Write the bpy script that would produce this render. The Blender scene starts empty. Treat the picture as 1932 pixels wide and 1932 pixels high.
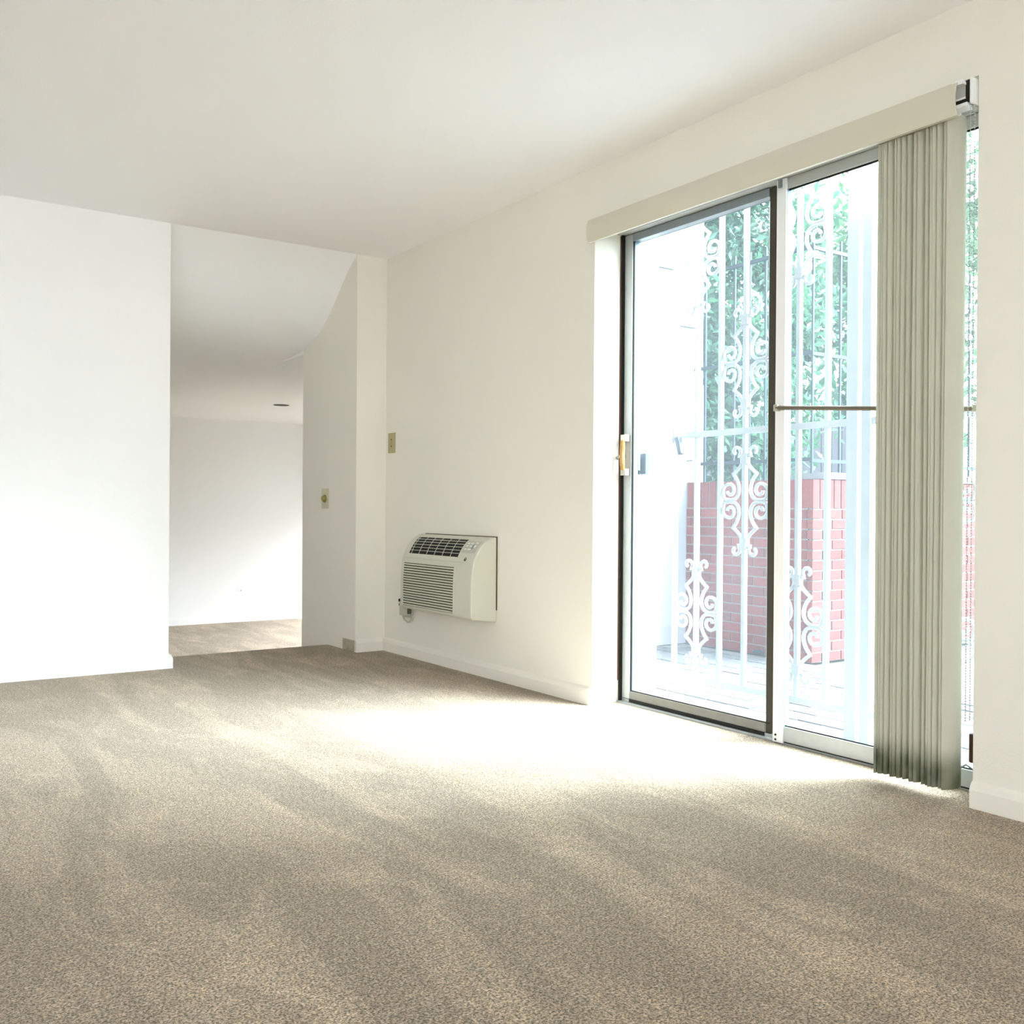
import bpy, bmesh, math, random
from mathutils import Vector, Matrix
R = math.radians
S = bpy.context.scene
C = S.collection

# ------------------------------------------------------------------ camera
cam_d = bpy.data.cameras.new('camera')
cam = bpy.data.objects.new('camera', cam_d)
C.objects.link(cam)
cam_d.sensor_width = 36.0
cam_d.lens = 36.0 * 1850.18 / 1932
cam_d.clip_start = 0.02
cam.location = (0, 0, 0.8919)
cam.matrix_world = (Matrix.Translation((0, 0, 0.8919)) @ Matrix.Rotation(-R(34.58), 4, 'Z')
                    @ Matrix.Rotation(R(90 - 0.23), 4, 'X') @ Matrix.Rotation(R(0.40), 4, 'Z'))
S.camera = cam

# ------------------------------------------------------------------ view / world / sun
S.view_settings.view_transform = 'Standard'
S.view_settings.look = 'None'
S.view_settings.gamma = 1.0
S.view_settings.use_curve_mapping = False
S.view_settings.exposure = 1.17
S.cycles.max_bounces = 14
S.cycles.diffuse_bounces = 8
S.cycles.transparent_max_bounces = 24

world = bpy.data.worlds.new('world')
S.world = world
world.use_nodes = True
bg = world.node_tree.nodes['Background']
bg.inputs['Color'].default_value = (0.84, 0.93, 1.0, 1)     # even overcast daylight
bg.inputs['Strength'].default_value = 7.5

sun_d = bpy.data.lights.new('sun', 'SUN')
sun_d.energy = 31.0
sun_d.angle = R(55)
sun_d.color = (0.90, 0.95, 1.0)
sun = bpy.data.objects.new('sun', sun_d)
C.objects.link(sun)
sun.rotation_euler = Vector((0.62, -0.62, 0.78)).to_track_quat('Z', 'Y').to_euler()


def portal(name, loc, sx, sy, direction):
    d = bpy.data.lights.new(name, 'AREA')
    d.shape = 'RECTANGLE'
    d.size, d.size_y = sx, sy
    d.cycles.is_portal = True
    o = bpy.data.objects.new(name, d)
    C.objects.link(o)
    o.location = loc
    o.rotation_euler = Vector(direction).to_track_quat('-Z', 'Z').to_euler()


portal('daylight_portal', (3.13, 2.548, 1.1), 1.81, 2.2, (-1, 0, 0))
portal('daylight_portal', (-1.7, -3.32, 1.35), 2.6, 1.9, (0, 1, 0))
portal('daylight_portal', (5.54, 9.2, 0.44), 4.0, 1.6, (-1, 0, 0))

# ------------------------------------------------------------------ dimensions (metres)
W = 2.828          # window wall plane
YB = 5.497         # back wall plane
H = 2.44
YJ, YR = 3.4545, 1.642   # door opening
DT = 2.205         # door opening head
XL = 1.5056        # right edge of the back wall
XP = 2.6265        # pillar side
YS = 6.335         # end of pillar
WX = 3.10          # outside face of window wall
FL, CL, YF = -0.515, 1.93, 11.7   # lower room
GZ = -0.12         # patio level


# ------------------------------------------------------------------ materials
def mat(name, col, rough=0.6, metal=0.0, spec=0.3, bump=None, vary=None, transl=None, rnd=None, coat=0):
    m = bpy.data.materials.new(name)
    m.use_nodes = True
    nt = m.node_tree
    N, L = nt.nodes, nt.links
    b = N['Principled BSDF']
    b.inputs['Base Color'].default_value = (*col, 1)
    b.inputs['Roughness'].default_value = rough
    b.inputs['Metallic'].default_value = metal
    b.inputs['Specular IOR Level'].default_value = spec
    b.inputs['Coat Weight'].default_value = coat
    tc = N.new('ShaderNodeTexCoord')
    src = None
    if vary:                     # (scale, amount)
        n = N.new('ShaderNodeTexNoise')
        n.inputs['Scale'].default_value = vary[0]
        n.inputs['Detail'].default_value = 5
        L.new(tc.outputs['Object'], n.inputs['Vector'])
        mx = N.new('ShaderNodeMix')
        mx.data_type = 'RGBA'
        a = vary[1]
        mx.inputs[6].default_value = (*[max(0, c * (1 - a)) for c in col], 1)
        mx.inputs[7].default_value = (*[min(1, c * (1 + a)) for c in col], 1)
        L.new(n.outputs['Fac'], mx.inputs[0])
        src = mx.outputs[2]
    if rnd:
        oi = N.new('ShaderNodeObjectInfo')
        hs = N.new('ShaderNodeHueSaturation')
        mr = N.new('ShaderNodeMapRange')
        mr.inputs['To Min'].default_value = 1 - rnd
        mr.inputs['To Max'].default_value = 1 + rnd
        L.new(oi.outputs['Random'], mr.inputs['Value'])
        L.new(mr.outputs['Result'], hs.inputs['Value'])
        if src:
            L.new(src, hs.inputs['Color'])
        else:
            hs.inputs['Color'].default_value = (*col, 1)
        src = hs.outputs['Color']
    if src:
        L.new(src, b.inputs['Base Color'])
    if bump:                     # (scale, strength, distance)
        n2 = N.new('ShaderNodeTexNoise')
        n2.inputs['Scale'].default_value = bump[0]
        n2.inputs['Detail'].default_value = 3
        L.new(tc.outputs['Object'], n2.inputs['Vector'])
        bp = N.new('ShaderNodeBump')
        bp.inputs['Strength'].default_value = bump[1]
        bp.inputs['Distance'].default_value = bump[2]
        L.new(n2.outputs['Fac'], bp.inputs['Height'])
        L.new(bp.outputs['Normal'], b.inputs['Normal'])
    if transl:                   # thin sheet letting light through
        t = N.new('ShaderNodeBsdfTranslucent')
        t.inputs['Color'].default_value = (*transl[1], 1)
        ms = N.new('ShaderNodeMixShader')
        ms.inputs[0].default_value = transl[0]
        L.new(b.outputs[0], ms.inputs[1])
        L.new(t.outputs[0], ms.inputs[2])
        L.new(ms.outputs[0], N['Material Output'].inputs['Surface'])
    return m


M = {
    'wall': mat('wall_paint', (0.80, 0.775, 0.705), 0.75, spec=0.15, bump=(160, 0.25, 0.002), vary=(420, 0.035)),
    'wallwhite': mat('white_wall_paint', (0.89, 0.89, 0.89), 0.75, spec=0.15, bump=(160, 0.2, 0.002), vary=(420, 0.02)),
    'ceil': mat('ceiling_paint', (0.94, 0.945, 0.965), 0.85, spec=0.1, bump=(120, 0.2, 0.002), vary=(380, 0.025)),
    'alu': mat('aluminium', (0.46, 0.48, 0.48), 0.42, 0.4, vary=(30, 0.08)),
    'aludull': mat('dull_aluminium', (0.27, 0.26, 0.235), 0.6, 0.1, spec=0.2, vary=(20, 0.15)),
    'aludark': mat('dark_aluminium', (0.30, 0.33, 0.35), 0.45, 0.5, vary=(30, 0.08)),
    'stileshade': mat('shaded_stile', (0.07, 0.063, 0.05), 0.6, 0.0, spec=0.1),  # stile standing in shade; its darkness is put into the colour
    'slate': mat('slate_metal', (0.06, 0.075, 0.095), 0.5, 0.2, spec=0.2),
    'channel': mat('skylit_channel', (0.16, 0.23, 0.28), 0.5, 0.2),  # blue sky light on the stile's inner side, put into the colour
    'black': mat('black_rubber', (0.012, 0.012, 0.010), 0.7),
    'steel': mat('steel', (0.42, 0.40, 0.34), 0.35, 0.85),
    'bardark': mat('tarnished_bar', (0.16, 0.135, 0.10), 0.4, 0.5),
    'wood': mat('varnished_wood', (0.36, 0.19, 0.045), 0.35, coat=0.3, vary=(60, 0.25)),
    'vinyl': mat('cream_vinyl', (0.70, 0.66, 0.55), 0.5, vary=(8, 0.03), transl=(0.12, (0.7, 0.68, 0.6))),
    'vane': mat('vane_fabric', (0.56, 0.54, 0.44), 0.65, vary=(300, 0.05), transl=(0.08, (0.62, 0.62, 0.56))),
    'hem': mat('vane_hem', (0.25, 0.27, 0.17), 0.7, vary=(50, 0.1)),
    'gatepaint': mat('gate_paint', (0.36, 0.37, 0.39), 0.6, spec=0.1, vary=(15, 0.06)),
    'whitemetal': mat('white_enamel', (0.86, 0.87, 0.87), 0.4, vary=(15, 0.03)),
    'railgrey': mat('grey_rail', (0.50, 0.50, 0.48), 0.5, 0.1),
    'acbody': mat('ac_plastic', (0.60, 0.60, 0.51), 0.42, vary=(12, 0.03)),
    'acshade': mat('ac_control_plastic', (0.48, 0.48, 0.42), 0.42),
    'acdark': mat('ac_dark_interior', (0.010, 0.011, 0.009), 0.6),
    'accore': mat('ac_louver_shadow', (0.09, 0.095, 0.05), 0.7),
    'cord': mat('cord_grey', (0.50, 0.50, 0.42), 0.5),
    'beige': mat('almond_plastic', (0.42, 0.37, 0.20), 0.4, vary=(40, 0.05)),
    'beige2': mat('painted_plate', (0.60, 0.56, 0.42), 0.5),
    'olive': mat('olive_brass_knob', (0.32, 0.28, 0.09), 0.35, 0.3),
    'patch': mat('bare_board', (0.42, 0.38, 0.29), 0.8, vary=(35, 0.35)),
    'plate': mat('white_plate', (0.78, 0.80, 0.76), 0.4),
    'darkhole': mat('dark_fixture', (0.008, 0.007, 0.010), 0.6),
    'brick': mat('red_brick', (0.075, 0.017, 0.015), 0.85, spec=0.1, vary=(25, 0.22), rnd=0.18, bump=(60, 0.5, 0.004)),
    'mortar': mat('mortar', (0.095, 0.09, 0.09), 0.95, spec=0.05, vary=(30, 0.12)),
    'coping': mat('concrete_coping', (0.10, 0.102, 0.108), 0.9, spec=0.05, vary=(10, 0.1)),
    'paver': mat('pale_paver', (0.046, 0.047, 0.050), 0.9, spec=0.02, vary=(9, 0.3), rnd=0.15, bump=(30, 0.6, 0.01)),
    'ground': mat('soil', (0.10, 0.10, 0.085), 0.95, spec=0.05, vary=(2, 0.2)),
    'iron': mat('dark_iron', (0.012, 0.020, 0.026), 0.5, 0.1, spec=0.1),
    'siding': mat('white_stucco', (0.22, 0.225, 0.24), 0.9, spec=0.1, vary=(2.5, 0.03), bump=(90, 0.3, 0.004)),
    'siding2': mat('white_panel', (0.17, 0.17, 0.19), 0.9, spec=0.1, vary=(2.5, 0.05)),
    'bark': mat('bark', (0.11, 0.09, 0.07), 0.9, vary=(20, 0.3)),
    'plank': mat('weathered_plank', (0.055, 0.055, 0.065), 0.9, spec=0.05, vary=(8, 0.25), rnd=0.2),
    'brown': mat('brown_plastic', (0.075, 0.035, 0.02), 0.4),
}


def leafmat(name, c1, c2):
    m = mat(name, c1, 0.5, spec=0.3, transl=(0.35, c2))
    nt = m.node_tree
    N, L = nt.nodes, nt.links
    g = N.new('ShaderNodeNewGeometry')
    mx = N.new('ShaderNodeMix')
    mx.data_type = 'RGBA'
    mx.inputs[6].default_value = (*[c * 0.45 for c in c1], 1)
    mx.inputs[7].default_value = (*[c * 1.5 for c in c1], 1)
    L.new(g.outputs['Random Per Island'], mx.inputs[0])
    L.new(mx.outputs[2], N['Principled BSDF'].inputs['Base Color'])
    return m


def darken_bottom(m):  # blends the base colour to dark olive towards the bottom, broken by noise
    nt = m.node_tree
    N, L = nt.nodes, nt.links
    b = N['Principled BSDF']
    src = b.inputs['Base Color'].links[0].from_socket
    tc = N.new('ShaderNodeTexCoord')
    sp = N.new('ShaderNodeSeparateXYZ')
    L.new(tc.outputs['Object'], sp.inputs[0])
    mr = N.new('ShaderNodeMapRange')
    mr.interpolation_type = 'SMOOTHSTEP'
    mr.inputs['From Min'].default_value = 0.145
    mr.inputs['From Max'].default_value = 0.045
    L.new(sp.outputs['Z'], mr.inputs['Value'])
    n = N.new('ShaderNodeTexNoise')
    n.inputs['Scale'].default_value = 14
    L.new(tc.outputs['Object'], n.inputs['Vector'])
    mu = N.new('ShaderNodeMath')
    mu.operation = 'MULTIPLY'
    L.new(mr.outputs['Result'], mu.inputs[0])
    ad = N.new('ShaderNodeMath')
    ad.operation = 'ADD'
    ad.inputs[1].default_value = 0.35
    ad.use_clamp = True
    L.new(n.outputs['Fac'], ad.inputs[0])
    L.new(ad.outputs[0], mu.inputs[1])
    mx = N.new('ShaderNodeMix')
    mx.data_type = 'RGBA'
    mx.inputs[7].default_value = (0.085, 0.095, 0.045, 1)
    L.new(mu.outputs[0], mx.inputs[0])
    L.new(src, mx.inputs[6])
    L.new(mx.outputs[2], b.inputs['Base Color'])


darken_bottom(M['vane'])
M['leaf'] = leafmat('deep_leaf', (0.022, 0.075, 0.045), (0.05, 0.14, 0.07))
M['leaf2'] = leafmat('bright_leaf', (0.030, 0.080, 0.035), (0.06, 0.14, 0.06))


def glass():
    m = bpy.data.materials.new('dusty_glass')
    m.use_nodes = True
    nt = m.node_tree
    N, L = nt.nodes, nt.links
    N.remove(N['Principled BSDF'])
    tr = N.new('ShaderNodeBsdfTransparent')
    tr.inputs['Color'].default_value = (0.93, 0.97, 0.97, 1)
    gl = N.new('ShaderNodeBsdfGlossy')
    gl.inputs['Roughness'].default_value = 0.02
    tl = N.new('ShaderNodeBsdfTranslucent')          # dust film on the pane
    tl.inputs['Color'].default_value = (0.80, 0.92, 1.0, 1)
    lw = N.new('ShaderNodeLayerWeight')
    pw_ = N.new('ShaderNodeMath')
    pw_.operation = 'POWER'
    pw_.inputs[1].default_value = 5.0
    L.new(lw.outputs['Facing'], pw_.inputs[0])
    fr = N.new('ShaderNodeMath')
    fr.operation = 'MULTIPLY_ADD'
    fr.inputs[1].default_value = 0.5
    fr.inputs[2].default_value = 0.02
    L.new(pw_.outputs[0], fr.inputs[0])
    m1 = N.new('ShaderNodeMixShader')
    m2 = N.new('ShaderNodeMixShader')
    m1.inputs[0].default_value = 0.017
    L.new(tr.outputs[0], m1.inputs[1])
    L.new(tl.outputs[0], m1.inputs[2])
    L.new(fr.outputs[0], m2.inputs[0])
    L.new(m1.outputs[0], m2.inputs[1])
    L.new(gl.outputs[0], m2.inputs[2])
    L.new(m2.outputs[0], N['Material Output'].inputs['Surface'])
    return m


M['glass'] = glass()


def carpet():
    m = bpy.data.materials.new('beige_carpet')
    m.use_nodes = True
    nt = m.node_tree
    N, L = nt.nodes, nt.links
    b = N['Principled BSDF']
    b.inputs['Roughness'].default_value = 0.95
    b.inputs['Specular IOR Level'].default_value = 0.05
    b.inputs['Sheen Weight'].default_value = 0.25
    b.inputs['Sheen Roughness'].default_value = 0.5
    tc = N.new('ShaderNodeTexCoord')

    def noise(scale, detail, mapping=None, dist=0.0, rough=0.55):
        n = N.new('ShaderNodeTexNoise')
        n.inputs['Scale'].default_value = scale
        n.inputs['Detail'].default_value = detail
        n.inputs['Roughness'].default_value = rough
        n.inputs['Distortion'].default_value = dist
        if mapping:
            mp = N.new('ShaderNodeMapping')
            mp.inputs['Rotation'].default_value = (0, 0, mapping[0])
            mp.inputs['Scale'].default_value = mapping[1]
            L.new(tc.outputs['Object'], mp.inputs['Vector'])
            L.new(mp.outputs['Vector'], n.inputs['Vector'])
        else:
            L.new(tc.outputs['Object'], n.inputs['Vector'])
        return n

    def ramp(n, p0, p1, v0, v1):
        r = N.new('ShaderNodeMapRange')
        r.interpolation_type = 'SMOOTHSTEP'
        r.inputs['From Min'].default_value = p0
        r.inputs['From Max'].default_value = p1
        r.inputs['To Min'].default_value = v0
        r.inputs['To Max'].default_value = v1
        L.new(n.outputs['Fac'], r.inputs['Value'])
        return r.outputs['Result']

    def mul(a, c):
        x = N.new('ShaderNodeMath')
        x.operation = 'MULTIPLY'
        L.new(a, x.inputs[0])
        L.new(c, x.inputs[1])
        return x.outputs[0]

    patches = ramp(noise(1.0, 6, (R(2), (3.6, 0.75, 1)), 0.8, 0.6), 0.44, 0.58, 0.88, 1.12)     # vacuum passes
    blots = ramp(noise(3.2, 6, (0, (1.6, 0.8, 1)), 1.0, 0.65), 0.52, 0.62, 0.97, 1.14)                       # brushed pile
    tuft = ramp(noise(190, 4, None, 0.0, 0.75), 0.37, 0.63, 0.25, 1.72)                    # single tufts
    tuft2 = ramp(noise(62, 4), 0.35, 0.65, 0.82, 1.17)
    v = mul(mul(patches, blots), mul(tuft, tuft2))
    hue = noise(60, 2)
    mx = N.new('ShaderNodeMix')
    mx.data_type = 'RGBA'
    mx.inputs[6].default_value = (0.365, 0.270, 0.168, 1)
    mx.inputs[7].default_value = (0.385, 0.322, 0.248, 1)
    L.new(hue.outputs['Fac'], mx.inputs[0])
    vm = N.new('ShaderNodeVectorMath')
    vm.operation = 'SCALE'
    L.new(mx.outputs[2], vm.inputs[0])
    L.new(v, vm.inputs['Scale'])
    L.new(vm.outputs[0], b.inputs['Base Color'])
    bp = N.new('ShaderNodeBump')
    bp.inputs['Strength'].default_value = 0.9
    bp.inputs['Distance'].default_value = 0.006
    L.new(noise(190, 3, None, 0, 0.7).outputs['Fac'], bp.inputs['Height'])
    bp2 = N.new('ShaderNodeBump')
    bp2.inputs['Strength'].default_value = 0.5
    bp2.inputs['Distance'].default_value = 0.03
    L.new(noise(5.5, 4, None, 0.4).outputs['Fac'], bp2.inputs['Height'])
    L.new(bp2.outputs['Normal'], bp.inputs['Normal'])
    L.new(bp.outputs['Normal'], b.inputs['Normal'])
    return m


M['carpet'] = carpet()


# ------------------------------------------------------------------ mesh helpers
class MB:
    def __init__(self):
        self.v, self.f = [], []

    def box(self, x0, x1, y0, y1, z0, z1):
        n = len(self.v)
        self.v += [(x, y, z) for z in (z0, z1) for y in (y0, y1) for x in (x0, x1)]
        self.f += [tuple(n + i for i in q) for q in
                   ((0, 2, 3, 1), (4, 5, 7, 6), (0, 1, 5, 4), (2, 6, 7, 3), (0, 4, 6, 2), (1, 3, 7, 5))]
        return self

    def prism(self, pts, a0, a1, axis):
        """closed 2-D outline extruded along axis; pts in the other two axes in xyz order"""
        n = len(self.v)
        k = len(pts)
        for a in (a0, a1):
            for p, q in pts:
                self.v.append({'x': (a, p, q), 'y': (p, a, q), 'z': (p, q, a)}[axis])
        self.f.append(tuple(n + i for i in range(k)))
        self.f.append(tuple(n + k + i for i in reversed(range(k))))
        for i in range(k):
            j = (i + 1) % k
            self.f.append((n + i, n + k + i, n + k + j, n + j))
        return self

    def tube(self, pts, r, seg=8, closed=False):
        pts = [Vector(p) for p in pts]
        n = len(self.v)
        up = None
        for i, p in enumerate(pts):
            if closed:
                t = pts[(i + 1) % len(pts)] - pts[i - 1]
            else:
                t = pts[min(i + 1, len(pts) - 1)] - pts[max(i - 1, 0)]
            t.normalize()
            if up is None:
                up = Vector((0, 0, 1)) if abs(t.z) < 0.9 else Vector((1, 0, 0))
            s = t.cross(up).normalized()
            up = s.cross(t).normalized()
            rr = r[i] if isinstance(r, (list, tuple)) else r
            for j in range(seg):
                a = 2 * math.pi * (j + 0.5) / seg
                self.v.append(tuple(p + s * math.cos(a) * rr + up * math.sin(a) * rr))
        m = len(pts)
        for i in range(m if closed else m - 1):
            for j in range(seg):
                a = n + i * seg + j
                b = n + i * seg + (j + 1) % seg
                c = n + ((i + 1) % m) * seg + (j + 1) % seg
                d = n + ((i + 1) % m) * seg + j
                self.f.append((a, b, c, d))
        if not closed:
            self.f.append(tuple(n + j for j in reversed(range(seg))))
            self.f.append(tuple(n + (m - 1) * seg + j for j in range(seg)))
        return self

    def disc(self, c, axis, r, h, seg=24, r2=None):
        """cylinder / cone frustum from c along unit axis"""
        a = Vector(axis).normalized()
        return self.tube([Vector(c), Vector(c) + a * h], [r, r2 if r2 is not None else r], seg)

    def mesh(self, name):
        me = bpy.data.meshes.new(name)
        me.from_pydata(self.v, [], self.f)
        bm = bmesh.new()
        bm.from_mesh(me)
        bmesh.ops.recalc_face_normals(bm, faces=bm.faces)
        bm.to_mesh(me)
        bm.free()
        return me

    def build(self, name, material, parent=None, bevel=0, smooth=False, loc=(0, 0, 0), kind=None):
        me = self.mesh(name)
        me.materials.append(material)
        o = bpy.data.objects.new(name, me)
        C.objects.link(o)
        o.location = loc
        if parent:
            o.parent = parent
        if bevel:
            m = o.modifiers.new('bevel', 'BEVEL')
            m.width = bevel
            m.segments = 2
            m.limit_method = 'ANGLE'
        if smooth:
            for p in me.polygons:
                p.use_smooth = True
            try:
                me.set_sharp_from_angle(angle=R(35))
            except Exception:
                pass
        if kind:
            o['kind'] = kind
        return o


def tag(o, label=None, cat=None, group=None, kind=None):
    if label: o['label'] = label
    if cat: o['category'] = cat
    if group: o['group'] = group
    if kind: o['kind'] = kind
    return o


def empty(name, loc, label=None, cat=None, group=None, kind=None):
    o = bpy.data.objects.new(name, None)
    o.empty_display_size = 0.1
    C.objects.link(o)
    o.location = loc
    return tag(o, label, cat, group, kind)


def part(mb, name, material, root, **k):
    """part given in world coordinates under a root empty at root.location"""
    o = mb.build(name, material, root, **k)
    off = Vector(root.location)
    r = root.parent
    while r:
        off += Vector(r.location)
        r = r.parent
    o.data.transform(Matrix.Translation(-off))
    return o


def struct(mb, name, material, **k):
    return tag(mb.build(name, material, **k), kind='structure')


# ------------------------------------------------------------------ room shell
X0, Y0 = -3.5, -3.2
fl = MB()
fl.box(X0, W, Y0, YB, -0.12, 0).box(W, 2.97, YR, YJ, -0.12, 0)
fl.box(XL, XP, YB, 5.90, -0.12, 0)
# rounded nosing over the top stair
nose = [(5.90, 0.0)] + [(5.90 + 0.04 * math.sin(R(a)), -0.04 + 0.04 * math.cos(R(a))) for a in range(15, 91, 15)] + [(5.94, -0.12), (5.90, -0.12)]
fl.prism(nose, XL, XP, 'x')
struct(fl, 'floor', M['carpet'])
st = MB()
st.box(XL, XP, 5.915, 6.22, -0.29, -0.172).box(XL, XP, 6.20, 6.50, -0.46, -0.343)
struct(st, 'stairs', M['carpet'])
struct(MB().box(-1.0, 5.4, 6.30, YF, FL - 0.1, FL), 'floor', M['carpet'])

# ceiling
cl = MB().box(X0, W, Y0, YB, H, H + 0.15)
struct(cl, 'ceiling', M['ceil'])
prof = [(5.497, 2.44), (5.60, 2.385), (5.70, 2.308), (5.80, 2.224), (5.90, 2.142), (6.0, 2.075), (6.10, 2.026),
        (6.22, 1.985), (6.36, 1.955), (6.55, 1.937), (6.8, 1.93), (6.8, 2.60), (5.497, 2.60)]
so = MB().prism(prof, XL, XP, 'x')
struct(so, 'ceiling', M['ceil'], smooth=True)
lc = MB().box(-1.0, XL, 6.335, YF, CL, CL + 0.1).box(XL, XP, 6.8, YF, CL, CL + 0.1).box(XP, 5.4, 6.335, YF, CL, CL + 0.1)
struct(lc, 'ceiling', M['ceil'])

# window wall
wr = MB()
wr.box(W, WX, Y0, YR, -0.12, H).box(W, WX, YJ, YB, -0.12, H).box(W, WX, YR, YJ, DT, H)
struct(wr, 'wall_right', M['wall'])
pw = MB().box(XP, WX, YB, YS, FL, H)
struct(pw, 'wall_pillar', M['wall'])
wb = MB().box(X0, XL, YB, YB + 0.12, 0, H).box(XL - 0.12, XL, YB + 0.12, 6.335, FL, H)
struct(wb, 'wall_back', M['wallwhite'])
wf = MB()   # unseen wall behind the camera; wide window opening added for fill daylight
wf.box(X0, -3.0, Y0 - 0.12, Y0, 0, H).box(-0.4, W, Y0 - 0.12, Y0, 0, H)
wf.box(-3.0, -0.4, Y0 - 0.12, Y0, 0, 0.4).box(-3.0, -0.4, Y0 - 0.12, Y0, 2.3, H)
struct(wf, 'wall_front', M['wallwhite'])
wl = MB()
wl.box(X0 - 0.12, X0, Y0, YB, 0, H)
struct(wl, 'wall_left', M['wallwhite'])


def plain_window(name, x0, x1, y0, y1, z0, z1, axis):
    root = empty(name, ((x0 + x1) / 2, (y0 + y1) / 2, z0), kind='structure')
    fr = MB()
    t = 0.05
    if axis == 'y':      # runs along x
        fr.box(x0, x1, y0, y1, z0, z0 + t).box(x0, x1, y0, y1, z1 - t, z1)
        for x in (x0, (x0 + x1 - t) / 2, x1 - t):
            fr.box(x, x + t, y0, y1, z0 + t, z1 - t)
        g = MB().box(x0 + t, x1 - t, (y0 + y1) / 2 - 0.002, (y0 + y1) / 2 + 0.002, z0 + t, z1 - t)
    else:
        fr.box(x0, x1, y0, y1, z0, z0 + t).box(x0, x1, y0, y1, z1 - t, z1)
        for y in (y0, (y0 + y1 - t) / 2, y1 - t):
            fr.box(x0, x1, y, y + t, z0 + t, z1 - t)
        g = MB().box((x0 + x1) / 2 - 0.002, (x0 + x1) / 2 + 0.002, y0 + t, y1 - t, z0 + t, z1 - t)
    part(fr, 'window_frame', M['alu'], root)


plain_window('fill_window', -3.0, -0.4, Y0 - 0.09, Y0 - 0.04, 0.4, 2.3, 'y')  # unseen window, added to fill the room with daylight

# lower room walls
struct(MB().box(-1.12, 5.52, YF, YF + 0.12, FL, CL + 0.1), 'wall_far', M['wallwhite'])
struct(MB().box(-1.12, -1.0, 6.335, YF, FL, CL + 0.1), 'wall_lower_left', M['wallwhite'])
struct(MB().box(-1.0, XL - 0.12, 6.30, 6.40, FL, CL + 0.1), 'wall_lower_front', M['wallwhite'])
wlr = MB()
wlr.box(5.4, 5.52, 6.335, 7.2, FL, CL + 0.1).box(5.4, 5.52, 11.2, YF, FL, CL + 0.1)
wlr.box(5.4, 5.52, 7.2, 11.2, FL, FL + 0.15).box(5.4, 5.52, 7.2, 11.2, 1.42, CL + 0.1)
struct(wlr, 'wall_lower_right', M['wallwhite'])
plain_window('window_2', 5.43, 5.48, 7.2, 11.2, FL + 0.15, 1.42, 'x')
struct(MB().box(WX, 5.477, 5.376, 6.335, GZ, 4.6), 'wall_wing', M['siding'])
struct(MB().box(2.3, 5.52, 6.335, YF + 0.12, 2.10, 4.6), 'wall_wing', M['siding'])


struct(MB().box(X0, WX, Y0 - 0.12, YS, 2.62, 6.2), 'sky_block_storey', M['siding'])  # unseen storey added to keep sky light off the patio brick


# baseboards
def baseprof(x, s):     # profile in (normal, z) from plane x, pointing s
    return [(x, 0), (x + s * 0.019, 0), (x + s * 0.019, 0.055), (x + s * 0.012, 0.070), (x + s * 0.002, 0.080), (x, 0.080)]


struct(MB().prism(baseprof(W, -1), Y0, YR, 'y'), 'baseboard_right', M['wall'])
struct(MB().prism(baseprof(W, -1), YJ, YB, 'y'), 'baseboard_right', M['wall'])
struct(MB().prism([(p, q) for p, q in baseprof(YB, -1)], XP, W - 0.02, 'x'), 'baseboard_pillar', M['wall'])
bb = MB().prism(baseprof(YB, -1), X0, XL, 'x').prism(baseprof(XL, 1), YB - 0.019, YB + 0.12, 'y')
struct(bb, 'baseboard_back', M['wallwhite'])
struct(MB().prism(baseprof(W, -1), YJ, YB, 'y'), 'baseboard_right', M['wall']) if False else None
struct(MB().box(-1.0, 5.4, YF - 0.015, YF, FL, FL + 0.075), 'baseboard_far', M['wallwhite'])
# bare patch where the pillar baseboard is missing
tag(MB().box(XP - 0.006, XP, 5.502, 5.665, 0.002, 0.070).build('board_offcut', M['patch']),
    'unpainted grey board piece at foot of pillar by the steps', 'board')

# ------------------------------------------------------------------ sliding glass door
door = empty('door_1', (3.0, (YR + YJ) / 2, 0), kind='structure')
part(MB().box(2.975, WX, YR, YJ, -0.12, 0.006).box(3.000, 3.004, YR, YJ, 0.006, 0.018).box(3.050, 3.054, YR, YJ, 0.006, 0.018), 'track', M['alu'], door)
part(MB().box(2.962, WX - 0.01, YR, YJ, 2.155, DT), 'head_frame', M['railgrey'], door)
part(MB().box(2.985, WX - 0.01, YJ - 0.009, YJ, 0.006, 2.155), 'jamb_frame', M['black'], door)
part(MB().box(2.970, WX - 0.01, YR, YR + 0.020, 0.006, 2.155), 'jamb_frame', M['alu'], door)
# outside brown weather strip beside the left jamb
part(MB().box(2.979, 2.985, YJ - 0.006, YJ, 0.10, 2.15), 'weather_strip', M['brown'], door)

# left, sliding leaf (outer track)
sl = empty('sliding_panel', (0, 0, 0))
sl.parent = door
P = lambda mb, n, m, pr=sl, **k: part(mb, n, m, pr, **k)
P(MB().box(2.998, 3.050, 3.392, 3.443, 0.02, 2.150), 'stile', M['alu'], bevel=0.002)
P(MB().box(3.006, 3.050, 2.528, 2.597, 0.02, 2.150), 'stile', M['stileshade'], bevel=0.002)
P(MB().box(3.000, 3.050, 2.597, 3.392, 0.020, 0.056), 'bottom_rail', M['aludull'], bevel=0.002)
P(MB().box(2.996, 3.038, 2.597, 3.392, 0.004, 0.020), 'shadow_gap', M['black'])  # black strip in place of the shadow gap under the rail
P(MB().box(3.002, 3.050, 2.597, 3.392, 2.117, 2.152), 'top_rail', M['aludark'], bevel=0.002)
P(MB().box(3.038, 3.044, 2.597, 3.392, 0.056, 2.117), 'pane', M['glass'])
P(MB().box(3.010, 3.037, 3.386, 3.3922, 0.056, 2.117), 'glazing_channel', M['channel'])
P(MB().box(3.004, 3.010, 3.387, 3.393, 0.056, 2.117).box(3.004, 3.010, 2.575, 3.387, 0.056, 0.060), 'glazing_bead', M['black'])
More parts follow.
